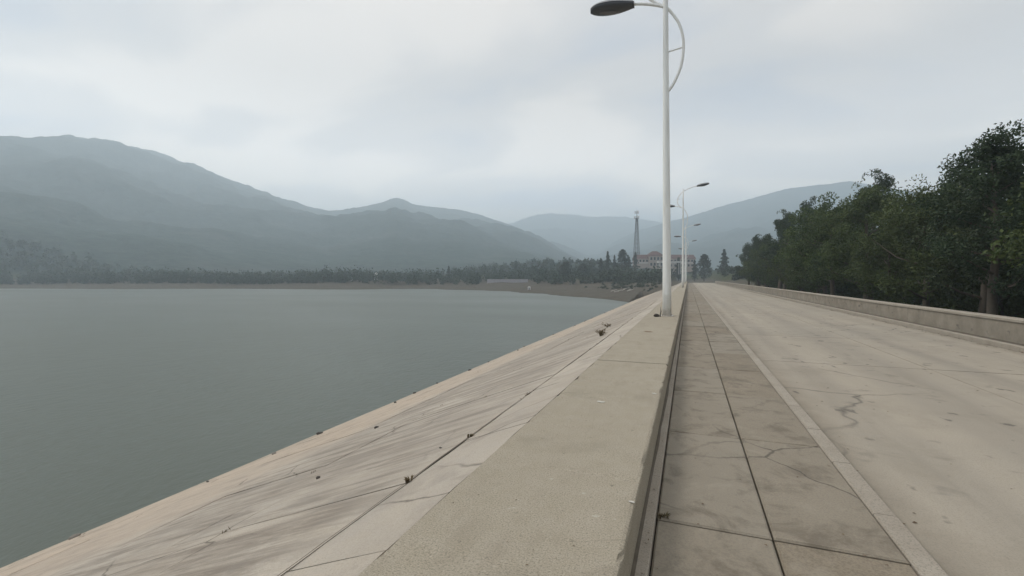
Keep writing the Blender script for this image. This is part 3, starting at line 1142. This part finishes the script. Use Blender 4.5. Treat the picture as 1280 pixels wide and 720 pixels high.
def build_near_trees():
    protos = [make_broadleaf('roadside_tree', 11.5, 3.0, 101, 0.092, 26000, 'leaf'),
              make_broadleaf('roadside_tree', 12.5, 2.7, 102, 0.088, 26000, 'leaf_deep'),
              make_broadleaf('roadside_tree', 10.0, 3.2, 103, 0.098, 26000, 'leaf'),
              make_broadleaf('roadside_tree', 13.5, 2.4, 104, 0.090, 26000, 'leaf_deep')]
    used = [False] * 4
    rd = random.Random(5)
    spots = []
    y = 9.0
    while y < 128:
        spots.append((rd.uniform(13.2, 15.2), y, 0)); y += rd.uniform(4.2, 6.6)
    y = 12.0
    while y < 128:
        spots.append((rd.uniform(18.5, 21.5), y, 1)); y += rd.uniform(4.6, 7.0)
    y = 20.0
    while y < 135:
        spots.append((rd.uniform(25, 32), y, 2)); y += rd.uniform(5.0, 7.5)
    looks = ['leafy roadside tree with mid green crown', 'tall roadside tree with dark green crown', 'wide-crowned roadside tree with mid green leaves', 'slender tall roadside tree with dark green crown']
    rows = ['in the row just behind the parapet', 'in the second row behind the parapet', 'in the back row below the dam']
    for (x, y, row) in spots:
        k = rd.randrange(4)
        o = protos[k] if not used[k] else copy_tree(protos[k])
        used[k] = True
        s = rd.uniform(0.85, 1.15) * (1.0, 1.22, 1.5)[row]
        place(o, x, y, dam_ground(x, y) - 0.05, s, rd.uniform(0, 6.28), s * rd.uniform(0.92, 1.1))
        tag(o, looks[k] + ' ' + rows[row], 'tree', 'roadside trees behind the parapet')


def build_far_trees():
    # individuals that stand out: dark evergreens before the house and tower
    c1 = make_conifer('evergreen_tree', 11, 3.0, 201, 1100, 0.45)
    c2 = make_conifer('evergreen_tree', 11, 3.3, 202, 1100, 0.45, True)
    c3 = make_conifer('evergreen_tree', 10, 2.0, 203, 800, 0.40)
    P = {'c1': c1, 'c2': c2, 'c3': c3}
    used = set()

    def put(kind, px, depth, top_row, s_xy, label, group):
        x, y = at(px, depth)
        g = float(height(np.array([x]), np.array([y]))[0])
        ztop = EYE + (347 - top_row) * depth / FPX
        o = P[kind] if kind not in used else copy_tree(P[kind])
        used.add(kind)
        H0 = {'c1': 11, 'c2': 11, 'c3': 10}[kind]
        sz = max(0.3, (ztop - g) / (H0 * 1.0))
        o.location = (x, y, g)
        o.scale = (s_xy, s_xy, sz)
        o.rotation_euler = (0, 0, px * 0.7)
        tag(o, label, 'tree', group)
        return o

    g1 = 'evergreens in front of the lattice tower'
    put('c1', 759.5, 262, 314.5, 1.0, 'dark pointed evergreen tree next to the round-topped one', g1)
    put('c2', 778, 265, 312.0, 1.15, 'dark round-topped evergreen tree, the broadest before the tower', g1)
    put('c3', 768, 270, 319.0, 0.9, 'slim dark evergreen between two taller evergreens', g1)
    put('c3', 751, 258, 323.0, 1.3, 'short dark evergreen at the end of the evergreen clump', g1)
    put('c1', 786, 268, 321.0, 1.0, 'low dark evergreen beside the round-topped one', g1)
    put('c3', 794, 290, 315.5, 1.25, 'dark pointed evergreen right at the foot of the lattice tower', g1)
    put('c2', 707, 235, 327.0, 1.1, 'dark rounded tree standing above the bank scrub', 'dark trees on the low hill')
    put('c2', 729, 240, 329.5, 0.9, 'small rounded dark tree on the low hill', 'dark trees on the low hill')
    put('c3', 561, 300, 332.5, 1.1, 'small lone tree top above the low shoreline wood', None)
    put('c3', 645, 300, 326.0, 0.9, 'small pointed tree top on the skyline of the low hill', None)
    for i, (px, dep, row, k) in enumerate([(848, 270, 322, 'c1'), (880, 250, 318, 'c2'), (868, 262, 325, 'c3'), (905, 240, 312, 'c1')]):
        put(k, px, dep, row, 1.2, ['pointed evergreen beside the end of the house', 'round-topped evergreen past the end of the house', 'slim evergreen between two others past the house', 'tall pointed evergreen beyond the end of the parapet'][i], 'evergreens past the house')


def wood(name, spots, rg, mat, label=None):
    """a wood that reads as one mass: crowns of leaf clumps joined into one object"""
    Vs, Fs, base = [], [], 0
    for (x, y, z, H, W, n, size) in spots:
        d = rg.normal(size=(n, 3)); d /= np.linalg.norm(d, axis=1)[:, None]
        q = rg.random(n) ** 0.4
        lob = 1 + 0.28 * np.sin(3 * np.arctan2(d[:, 1], d[:, 0]) + x) + 0.2 * np.sin(5 * d[:, 2] + y)
        p = d * (q * lob)[:, None] * np.array([W, W, H * 0.46]) + np.array([x, y, z + H * 0.52])
        V, F = leaf_quads(p, size, 0.7, 0.3, rg)
        Vs.append(V); Fs.append(F + base); base += len(V)
    o = mk_np(name, np.vstack(Vs), np.vstack(Fs), mat)
    tag(o, kind='stuff')
    if label:
        o['label'] = label
    return o


def ground_arr(xy):
    a = np.array(xy)
    return height(a[:, 0], a[:, 1])


def build_woods():
    rg = np.random.default_rng(77)
    # wood along the far shore and over the low hill
    cand = []
    for _ in range(5200):
        px = rg.uniform(-260, 1010)
        lo = np.interp(px, [-260, 430, 560, 596, 606, 662, 670, 700, 760, 800, 1010], [275, 262, 252, 246, 258, 258, 222, 207, 193, 182, 174])
        dep = lo + rg.random() ** 1.5 * float(np.interp(px, [420, 600], [80, 240]))
        cand.append((px, dep))
    xy = [at(p, d) for p, d in cand]
    Z = ground_arr(xy)
    spots, scrub = [], []
    for (px, dep), (x, y), z in zip(cand, xy, Z):
        if z < -2.6 or (x > -8 and x < 16 and y < 330) or (x > 0 and y < 140):
            continue
        if 288 < dep < 345 and 780 < px < 900:
            continue
        H = (2.8 + 5.5 * rg.random() ** 1.6) * (1.0 if px < 620 else 0.85) * (0.7 + 0.6 * float(vnoise(x / 22, y / 22, 5)))
        top = EYE + (347 - np.interp(px, [560, 600, 640, 680, 700, 740, 790, 860], [333, 328.5, 324.5, 321, 319.5, 322.5, 332, 333])) * dep / FPX
        if px > 560 and z + H > top:
            H = top - z
            if H < 1.4:
                continue
        spots.append((x, y, z - 0.3, H, H * rg.uniform(0.30, 0.46), 85 if dep < 300 else 55, 0.50 if dep < 300 else 0.62))
        if len(spots) > 2600:
            break
    wood('shoreline_wood', spots, rg, 'leaf_wood', 'dark low wood massed along the far shore and over the low hill')
    sp2 = []
    cand = [(rg.uniform(560, 850), rg.uniform(128, 215)) for _ in range(1500)]
    xy = [at(p, d) for p, d in cand]
    Z = ground_arr(xy)
    D = shore_dist(np.array([q[0] for q in xy]), np.array([q[1] for q in xy]))
    for (px, dep), (x, y), z, d in zip(cand, xy, Z, D):
        if d < 20 or x > -8 or (y < 135 and x > -14) or float(vnoise(x / 9, y / 9, 15)) < 0.40:
            continue
        H = rg.uniform(0.7, 2.2) * min(1, d / 55)
        sp2.append((x, y, z - 0.1, H, H * rg.uniform(0.6, 1.1), 36, 0.24))
    wood('bank_scrub', sp2, rg, 'leaf_wood', 'low dark scrub scattered over the brown bank')
    # wood behind the roadside rows, below the dam
    sp3 = []
    for _ in range(420):
        x, y = rg.uniform(36, 150), rg.uniform(10, 260)
        sp3.append((x, y))
    Z = ground_arr(sp3)
    sp3 = [(x, y, z - .3, H := rg.uniform(13, 19), H * rg.uniform(.22, .3), 300, 0.55) for (x, y), z in zip(sp3, Z)]
    wood('valley_wood', sp3, rg, 'leaf_wood', 'dense dark wood in the valley behind the roadside trees')


# ------------------------------------------------------------------ far buildings, tower, small things on the bank
def ground(x, y):
    return float(height(np.array([x]), np.array([y]))[0])


def gable(mb, x0, x1, y0, y1, z0, zr, ov=0.35):
    x0 -= ov; x1 += ov; y0 -= ov; y1 += ov
    ym = (y0 + y1) / 2
    mb.add([(x0, y0, z0), (x1, y0, z0), (x1, y1, z0), (x0, y1, z0), (x0 + 0.4, ym, zr), (x1 - 0.4, ym, zr)],
           [(0, 1, 5, 4), (2, 3, 4, 5), (1, 2, 5), (3, 0, 4), (3, 2, 1, 0)])


def win(parent, x, y, z, w, h):
    fr = MB().box(x - w / 2 - .1, x + w / 2 + .1, y - 0.06, y + 0.05, z - .1, z + h + .1).build('window', 'house_white', parent)
    MB().box(x - w / 2, x + w / 2, y - 0.09, y - 0.03, z, z + h).build('pane', 'window_dark', fr)


def build_house():
    x, y = at(812, 300)
    z = 1.35 + (347 - 334) * 300 / FPX
    h = empty('guest_house', (x, y, z), YAW)
    # middle block and two wings, front facing the water (-y of the house)
    MB().box(-0.2, 8.8, 0, 9, -3, 7.4).build('wall', 'house_wall', h)
    MB().box(-9.0, -0.2, 1.2, 8, -3, 5.6).build('wall', 'house_wall', h)
    MB().box(8.8, 30, 1.2, 8, -3, 5.6).build('wall', 'house_wall', h)
    MB().box(-9.05, -0.25, 1.06, 1.196, 2.5, 3.1).build('wall_band', 'house_white', h)
    MB().box(8.85, 30, 1.06, 1.196, 2.5, 3.1).build('wall_band', 'house_white', h)
    r = MB(); gable(r, -9.0, -0.6, 1.2, 8, 5.6, 8.3); r.build('roof', 'roof_red', h)
    r = MB(); gable(r, 9.2, 30, 1.2, 8, 5.6, 8.3); r.build('roof', 'roof_red', h)
    r = MB()
    r.add([(-0.7, -0.5, 7.4), (9.3, -0.5, 7.4), (9.3, 9.5, 7.4), (-0.7, 9.5, 7.4), (1.6, 2.3, 9.6), (7.0, 2.3, 9.6), (7.0, 6.6, 9.6), (1.6, 6.6, 9.6), (3.0, 3.6, 10.5), (5.6, 3.6, 10.5), (5.6, 5.4, 10.5), (3.0, 5.4, 10.5)],
          [(3, 2, 1, 0), (0, 1, 5, 4), (1, 2, 6, 5), (2, 3, 7, 6), (3, 0, 4, 7), (4, 5, 9, 8), (5, 6, 10, 9), (6, 7, 11, 10), (7, 4, 8, 11), (8, 9, 10, 11)])
    r.build('roof', 'roof_red', h)
    for i in range(4):
        for zz in (1.0, 4.6):
            win(h, 1.0 + i * 2.2, -0.004, zz, 1.25, 1.9)
    for i in range(4):
        win(h, -7.9 + i * 2.15, 1.19, 3.5, 1.1, 1.4)
    for i in range(9):
        win(h, 10.2 + i * 2.2, 1.19, 3.5, 1.1, 1.4)
        win(h, 10.2 + i * 2.2, 1.19, 0.5, 1.1, 1.4)
    tag(h, 'pinkish two-storey house with dark red roofs and taller middle block', 'house')
    # white flat canopy in front of the house
    x, y = at(823, 262)
    zt = 1.35 + (347 - 328.5) * 262 / FPX
    g = ground(x, y)
    c = empty('canopy', (x, y, g), YAW)
    MB().box(-0.5, 12.5, -1.6, 1.6, zt - g, zt - g + 0.85).build('canopy_roof', 'house_white', c)
    for px_ in (0.2, 4.2, 8.2, 11.9):
        for py_ in (-1.3, 1.3):
            MB().box(px_ - .12, px_ + .12, py_ - .12, py_ + .12, -0.6, zt - g - 0.003).build('post', 'house_white', c)
    tag(c, 'white flat-roofed canopy on posts in front of the pinkish house', 'canopy')


def build_tower():
    x, y = at(795.5, 322)
    g = ground(x, y)
    top = 1.35 + (347 - 263.5) * 322 / FPX - g
    t = empty('lattice_tower', (x, y, g), 0.5)
    n = 11

    def hw(z):
        return 2.05 - (2.05 - 0.52) * min(1, (z / (top * 0.86))) ** 0.85
    zs = [top * 0.86 * (k / n) ** 0.93 for k in range(n + 1)]
    cor = [(1, 1), (-1, 1), (-1, -1), (1, -1)]
    for sx, sy in cor:
        MB().tube([(sx * hw(z), sy * hw(z), z - (0.4 if z == 0 else 0)) for z in zs], 0.17, 6).build('leg', 'steel', t)
    for k in range(n):
        b = MB()
        z0, z1 = zs[k], zs[k + 1]
        for q in range(4):
            (ax, ay), (bx, by) = cor[q], cor[(q + 1) % 4]
            b.tube([(ax * hw(z0), ay * hw(z0), z0), (bx * hw(z1), by * hw(z1), z1)], 0.085, 4)
            b.tube([(bx * hw(z0), by * hw(z0), z0), (ax * hw(z1), ay * hw(z1), z1)], 0.085, 4)
            b.tube([(ax * hw(z1), ay * hw(z1), z1), (bx * hw(z1), by * hw(z1), z1)], 0.085, 4)
        b.build('bracing', 'steel', t)
    MB().tube([(0, 0, top * 0.80), (0, 0, top)], [0.28, 0.12], 8).build('mast', 'steel', t)
    for zz, rr in ((top * 0.865, 1.6), (top * 0.955, 1.15)):
        pf = MB().tube([(0, 0, zz), (0, 0, zz + 0.18)], rr, 16).build('platform', 'steel', t)
        rl = MB()
        ring = [(rr * math.cos(a), rr * math.sin(a), zz + 1.05) for a in np.linspace(0, 2 * math.pi, 17)]
        rl.tube(ring, 0.05, 5, False)
        for a in np.linspace(0, 2 * math.pi, 9)[:-1]:
            rl.tube([(rr * math.cos(a), rr * math.sin(a), zz), (rr * math.cos(a), rr * math.sin(a), zz + 1.05)], 0.045, 4)
        rl.build('railing', 'steel', pf)
        for k in range(3):
            a = k * 2.094 + 0.3
            cx, cy = (rr + .12) * math.cos(a), (rr + .12) * math.sin(a)
            MB().box(cx - .17, cx + .17, cy - .17, cy + .17, zz - 0.3, zz + 1.7).build('antenna', 'house_white', pf)
    MB().tube([(0, 0, top - .1), (0, 0, top + 2.2)], [0.05, 0.02], 5).build('lightning_rod', 'steel', t)
    tag(t, 'tall grey steel lattice tower with two platforms behind the evergreens', 'tower')


def build_bank_things():
    # long pale grey low wall on the far bank
    x, y = at(609, 247)
    x2, y2 = at(660, 240)
    L = math.hypot(x2 - x, y2 - y)
    a = math.atan2(y2 - y, x2 - x)
    g = min(ground(x, y), ground(x2, y2))
    zt = 1.35 + (347 - 348.9) * 243 / FPX
    w = empty('retaining_wall', (x, y, g), a)
    n = 7
    for k in range(n):
        MB().box(k * L / n + .03, (k + 1) * L / n - .03, -0.25, 0.25, -0.8, zt - g - 0.16).build('wall_panel', 'grey_wall', w)
    MB().box(-0.1, L + .1, -0.34, 0.34, zt - g - 0.157, zt - g).build('coping', 'grey_wall', w)
    tag(w, 'long low pale grey wall at the edge of the wood on the bank', 'wall')
    # small white hut
    x, y = at(661.5, 196)
    g = ground(x, y)
    h = empty('hut', (x, y, g), YAW)
    MB().box(-0.6, 0.6, -0.5, 0.5, -0.3, 1.1).build('wall', 'house_white', h)
    r = MB(); gable(r, -0.6, 0.6, -0.5, 0.5, 1.1, 1.4, 0.1); r.build('roof', 'house_white', h)
    MB().box(-0.2, 0.2, -0.54, -0.503, -0.1, 0.85).build('door', 'steel', h)
    tag(h, 'tiny white hut on the bank just past the low grey wall', 'hut')
    # pale bare poles lying across each other on the bank
    rd = random.Random(3)
    for k in range(7):
        px = 768 + k * 3.6 + rd.uniform(-1, 1)
        x, y = at(px, 148 + rd.uniform(-4, 4))
        g = ground(x, y)
        a = rd.uniform(-0.5, 0.5) + YAW + (0.5 if k % 2 else 0)
        ln = rd.uniform(1.3, 2.4)
        o = MB().tube([(-ln / 2, 0, 0.02), (0, 0.05, ln * 0.12 + 0.05), (ln / 2, 0, ln * 0.30)], [0.10, 0.09, 0.05], 7).build('bare_branch', 'pale_wood', None, True)
        o.location = (x, y, g + 0.03)
        o.rotation_euler = (0, 0, a)
        tag(o, 'pale bare branch in the heap on the brown bank', 'branch', 'pale branches on the bank')
    # small white houses glimpsed through the shoreline wood
    for i, (px, dep, row, lab) in enumerate([(441, 288, 341.5, 'tiny white house by the shore, nearest the foot of the steep hill'), (469.5, 286, 340.8, 'tiny white house beside a gap in the shoreline wood')]):
        x, y = at(px, dep)
        g = ground(x, y)
        h = empty('small_house', (x, y, g), YAW + 0.15 * i)
        zt = 1.35 + (347 - row) * dep / FPX - g
        MB().box(-0.9, 0.9, -0.6, 2.4, -0.5, zt - 0.7).build('wall', 'house_white', h)
        r = MB(); gable(r, -0.9, 0.9, -0.6, 2.4, zt - 0.7, zt, 0.15); r.build('roof', 'house_white', h)
        win(h, 0, -0.604, max(0.6, zt * 0.45), 0.5, 0.7)
        tag(h, lab, 'house', 'small houses on the far shore')


# ------------------------------------------------------------------ small things on the dam
def build_joint_weeds():
    rd = random.Random(31)
    b = MB()
    for k in range(75):
        y = 1.5 + 55 * rd.random() ** 1.5
        kind = rd.random()
        if kind < 0.55:
            x = -2.05
        elif kind < 0.8:
            x = -4.84
        else:
            y = 3.09 + 4.36 * rd.randrange(0, 9); x = rd.uniform(-4.8, -2.1)
        if float(vnoise(y * 0.6, x, 44)) < 0.42:
            continue
        z = slope_z(x)
        for q in range(rd.randrange(4, 10)):
            a = rd.uniform(0, 6.28); h = rd.uniform(0.008, 0.03); sp = rd.uniform(0.008, 0.04)
            x0, y0 = x + rd.uniform(-.006, .006), y + rd.uniform(-.05, .05)
            w = 0.004
            b.add([(x0 - w, y0 - w, z - .01), (x0 + w, y0 + w, z - .01), (x0 + math.cos(a) * sp, y0 + math.sin(a) * sp, z + h)], [(0, 1, 2)])
    o = b.build('joint_weeds', 'weed')
    tag(o, 'sparse dry grass blades growing along the slab joints', kind='stuff')


def build_litter():
    # dry leaf bits and grit gathered in gutters and thinly over the crest
    rg = np.random.default_rng(9)
    P, S = [], []

    def strew(n, x0, x1, ymax, z, s0, s1, p=1.6):
        y = 1.2 + (ymax - 1.2) * rg.random(n) ** p
        x = rg.uniform(x0, x1, n)
        P.append(np.stack([x, y, np.full(n, z)], 1)); S.append(rg.uniform(s0, s1, n))
    strew(420, 1.41, 1.50, 60, -0.464, 0.006, 0.022)
    strew(700, 7.36, 7.59, 80, -0.464, 0.010, 0.040)
    strew(260, 1.5, 7.4, 40, -0.464, 0.006, 0.022)
    strew(160, -0.19, 1.2, 25, -0.336, 0.005, 0.016)
    strew(130, -0.24, -0.21, 25, -0.292, 0.004, 0.010)
    strew(130, -1.38, -0.33, 22, 0.003, 0.003, 0.009)
    P = np.vstack(P); S = np.concatenate(S)[:, None]
    n = len(P)
    a = rg.random(n) * 6.28
    u = np.stack([np.cos(a), np.sin(a), rg.uniform(-.1, .3, n)], 1) * S
    w = np.stack([-np.sin(a), np.cos(a), rg.uniform(-.1, .3, n)], 1) * S * 0.55
    up = np.zeros((n, 3)); up[:, 2] = S[:, 0] * 0.25
    V = np.stack([P - u, P + w + up, P + u, P - w + up], 1).reshape(-1, 3)
    o = mk_np('leaf_litter', V, np.arange(4 * n).reshape(n, 4), 'litter')
    tag(o, 'dry leaf bits and grit strewn along kerbs and slabs', kind='stuff')


def rock(name, loc, size, seed, mat, squash=0.6):
    rd = random.Random(seed)
    import bmesh
    bm = bmesh.new()
    bmesh.ops.create_icosphere(bm, subdivisions=2, radius=1.0)
    for v in bm.verts:
        n = 1 + 0.35 * (vnoise(v.co.x * 1.6 + seed, v.co.y * 1.6 + v.co.z * 1.3, seed) - 0.5) * 2
        v.co *= float(n)
        v.co.x *= size * (1 + 0.3 * math.sin(seed)); v.co.y *= size * (1 - 0.2 * math.sin(seed)); v.co.z *= size * squash
    me = bpy.data.meshes.new(name)
    bm.to_mesh(me); bm.free()
    me.materials.append(M[mat])
    o = bpy.data.objects.new(name, me)
    COL.objects.link(o)
    o.location = loc
    o.rotation_euler = (0, 0, seed * 1.3)
    return o


def tuft(name, loc, n, h, spread, mat, seed, leaf=0.0):
    rd = random.Random(seed)
    b = MB()
    for k in range(n):
        a = rd.uniform(0, 6.28); L = h * rd.uniform(0.5, 1.1); s = spread * rd.uniform(0.2, 1)
        x0, y0 = rd.uniform(-.02, .02), rd.uniform(-.02, .02)
        w = rd.uniform(0.004, 0.009)
        px, py = -math.sin(a) * w, math.cos(a) * w
        m = (x0 + math.cos(a) * s * .45, y0 + math.sin(a) * s * .45, L * .7)
        e_ = (x0 + math.cos(a) * s, y0 + math.sin(a) * s, L * rd.uniform(.6, 1))
        b.add([(x0 - px, y0 - py, -0.02), (x0 + px, y0 + py, -0.02), (m[0] + px, m[1] + py, m[2]), (m[0] - px, m[1] - py, m[2]), e_], [(0, 1, 2, 3), (3, 2, 4)])
        if leaf:
            for q in range(5):
                f = rd.uniform(.35, 1.0)
                c = Vector((x0 + (e_[0] - x0) * f, y0 + (e_[1] - y0) * f, e_[2] * f))
                d1 = Vector((rd.uniform(-1, 1), rd.uniform(-1, 1), rd.uniform(-.5, .8))).normalized() * leaf * rd.uniform(.6, 1.2)
                d2 = d1.orthogonal().normalized() * leaf * .35
                b.add([c - d1 * .2, c + d1 * .4 + d2, c + d1, c + d1 * .4 - d2], [(0, 1, 2, 3)])
    o = b.build(name, mat)
    o.location = loc
    return o


def on_slope(x, y):
    return (x, y, slope_z(x))


def build_small():
    # weeds rooted in the slope joints
    o = tuft('weed', on_slope(-2.45, 13.95), 26, 0.26, 0.24, 'weed', 1, 0.05)
    tag(o, 'dry brownish weed clump growing from the joint of the sloping slabs', 'weed')
    o = tuft('weed', on_slope(-3.0, 18.6), 16, 0.18, 0.25, 'weed', 2, 0.045)
    tag(o, 'small pale dry weed on the slope across from the lamp post', 'weed')
    o = tuft('grass_tuft', on_slope(-2.05, 4.2), 14, 0.045, 0.05, 'weed', 3)
    tag(o, 'tiny dry grass tuft where two slab joints meet', 'grass tuft')
    o = tuft('grass_tuft', on_slope(-2.05, 3.1), 16, 0.045, 0.06, 'weed', 4)
    tag(o, 'tiny dry grass tuft at the corner of a cracked slope slab', 'grass tuft')
    o = tuft('grass_tuft', (-0.155, 3.42, -0.36), 22, 0.055, 0.06, 'weed', 5)
    tag(o, 'dark grass tuft in the paving joint against the ledge', 'grass tuft')
    # stone and stalk by the lamp
    o = rock('stone', (-1.02, 16.75, 0.045), 0.085, 4, 'dark_stone')
    tag(o, 'dark stone lying beside the lamp post base', 'stone')
    b = MB().tube([(0, 0, -0.005), (0.02, 0.01, 0.16), (0.015, 0.02, 0.33)], [0.018, 0.014, 0.006], 6)
    b.tube([(0.018, 0.01, 0.15), (0.07, 0.03, 0.22)], [0.009, 0.004], 5)
    o = b.build('stalk', 'dark_stone', None, True)
    o.location = (-0.90, 16.78, 0)
    tag(o, 'thin dark stalk standing against the lamp post', 'stalk')
    # litter on the walkway
    rd = random.Random(8)
    for (x, y, s, m, nm, lab, cat) in [(-0.87, 5.02, 0.045, 'paper', 'paper_scrap', 'pale paper scrap lying in the middle of the walkway slab', 'paper scrap'),
                                      (-0.36, 5.60, 0.028, 'paper', 'paper_scrap', 'small white paper scrap on the rounded edge of the walkway', 'paper scrap'),
                                      (-0.31, 2.83, 0.016, 'paper', 'paper_scrap', 'tiny white speck of paper near the walkway edge', 'paper scrap'),
                                      (-0.93, 12.0, 0.11, 'dry_leaf', 'dry_leaf', 'flat brown dry leaf on the walkway before the lamp', 'leaf')]:
        V = [(0, 0, 0.006)]
        n = 9
        for k in range(n):
            a = 2 * math.pi * k / n
            q = s * rd.uniform(0.6, 1.1)
            V.append((math.cos(a) * q * 1.3, math.sin(a) * q * 0.8, 0.003 + rd.uniform(0, 0.006)))
        V += [(v[0], v[1], v[2] - 0.002) for v in V]
        F = [(0, 1 + k, 1 + (k + 1) % n) for k in range(n)] + [(n + 1, n + 2 + (k + 1) % n, n + 2 + k) for k in range(n)]
        F += [(1 + k, n + 2 + k, n + 2 + (k + 1) % n, 1 + (k + 1) % n) for k in range(n)]
        o = mk(nm, V, F, m)
        o.location = (x, y, 0.0)
        tag(o, lab, cat)
    # stones on the face
    for i, (x, y, s, lab) in enumerate([(-4.35, 2.35, 0.035, 'small dark stone lying on the first row of slope slabs'), (-4.2, 4.4, 0.03, 'small dark pebble farther along the first row of slope slabs'),
                                        (-7.5, 1.9, 0.06, 'dark stone on the silt-stained belt of the slope'), (-2.3, 4.05, 0.014, 'tiny pebble beside the long slab joint'), (-6.3, 8.3, 0.05, 'dark stone in the joint halfway down the slope')]):
        o = rock('stone', (x, y, slope_z(x) + s * .3), s, 20 + i, 'dark_stone', 0.55)
        tag(o, lab, 'stone')
    # line of stones and debris at the water's edge
    for i in range(28):
        y = 1.0 + 100 * (i / 28) ** 1.5 + rd.uniform(-.5, .5)
        x = -12.92 + rd.uniform(-0.1, 0.75) * (1 if rd.random() < .7 else 2.2)
        s = rd.uniform(0.04, 0.11)
        o = rock('shore_stone', (x, y, slope_z(x) + s * .25), s, 60 + i % 9, 'dark_stone' if rd.random() < .5 else 'stone', 0.55)
        dk = o.data.materials[0].name.startswith('dark')
        tag(o, ('dark' if dk else 'greyish') + ' stone at the waterline of the concrete slope', 'stone', 'stones along the waterline')


build_terrain()
build_dam()
build_lamps()
build_near_trees()
build_far_trees()
build_woods()
build_house()
build_tower()
build_bank_things()
build_small()
build_litter()
build_joint_weeds()
build_haze()
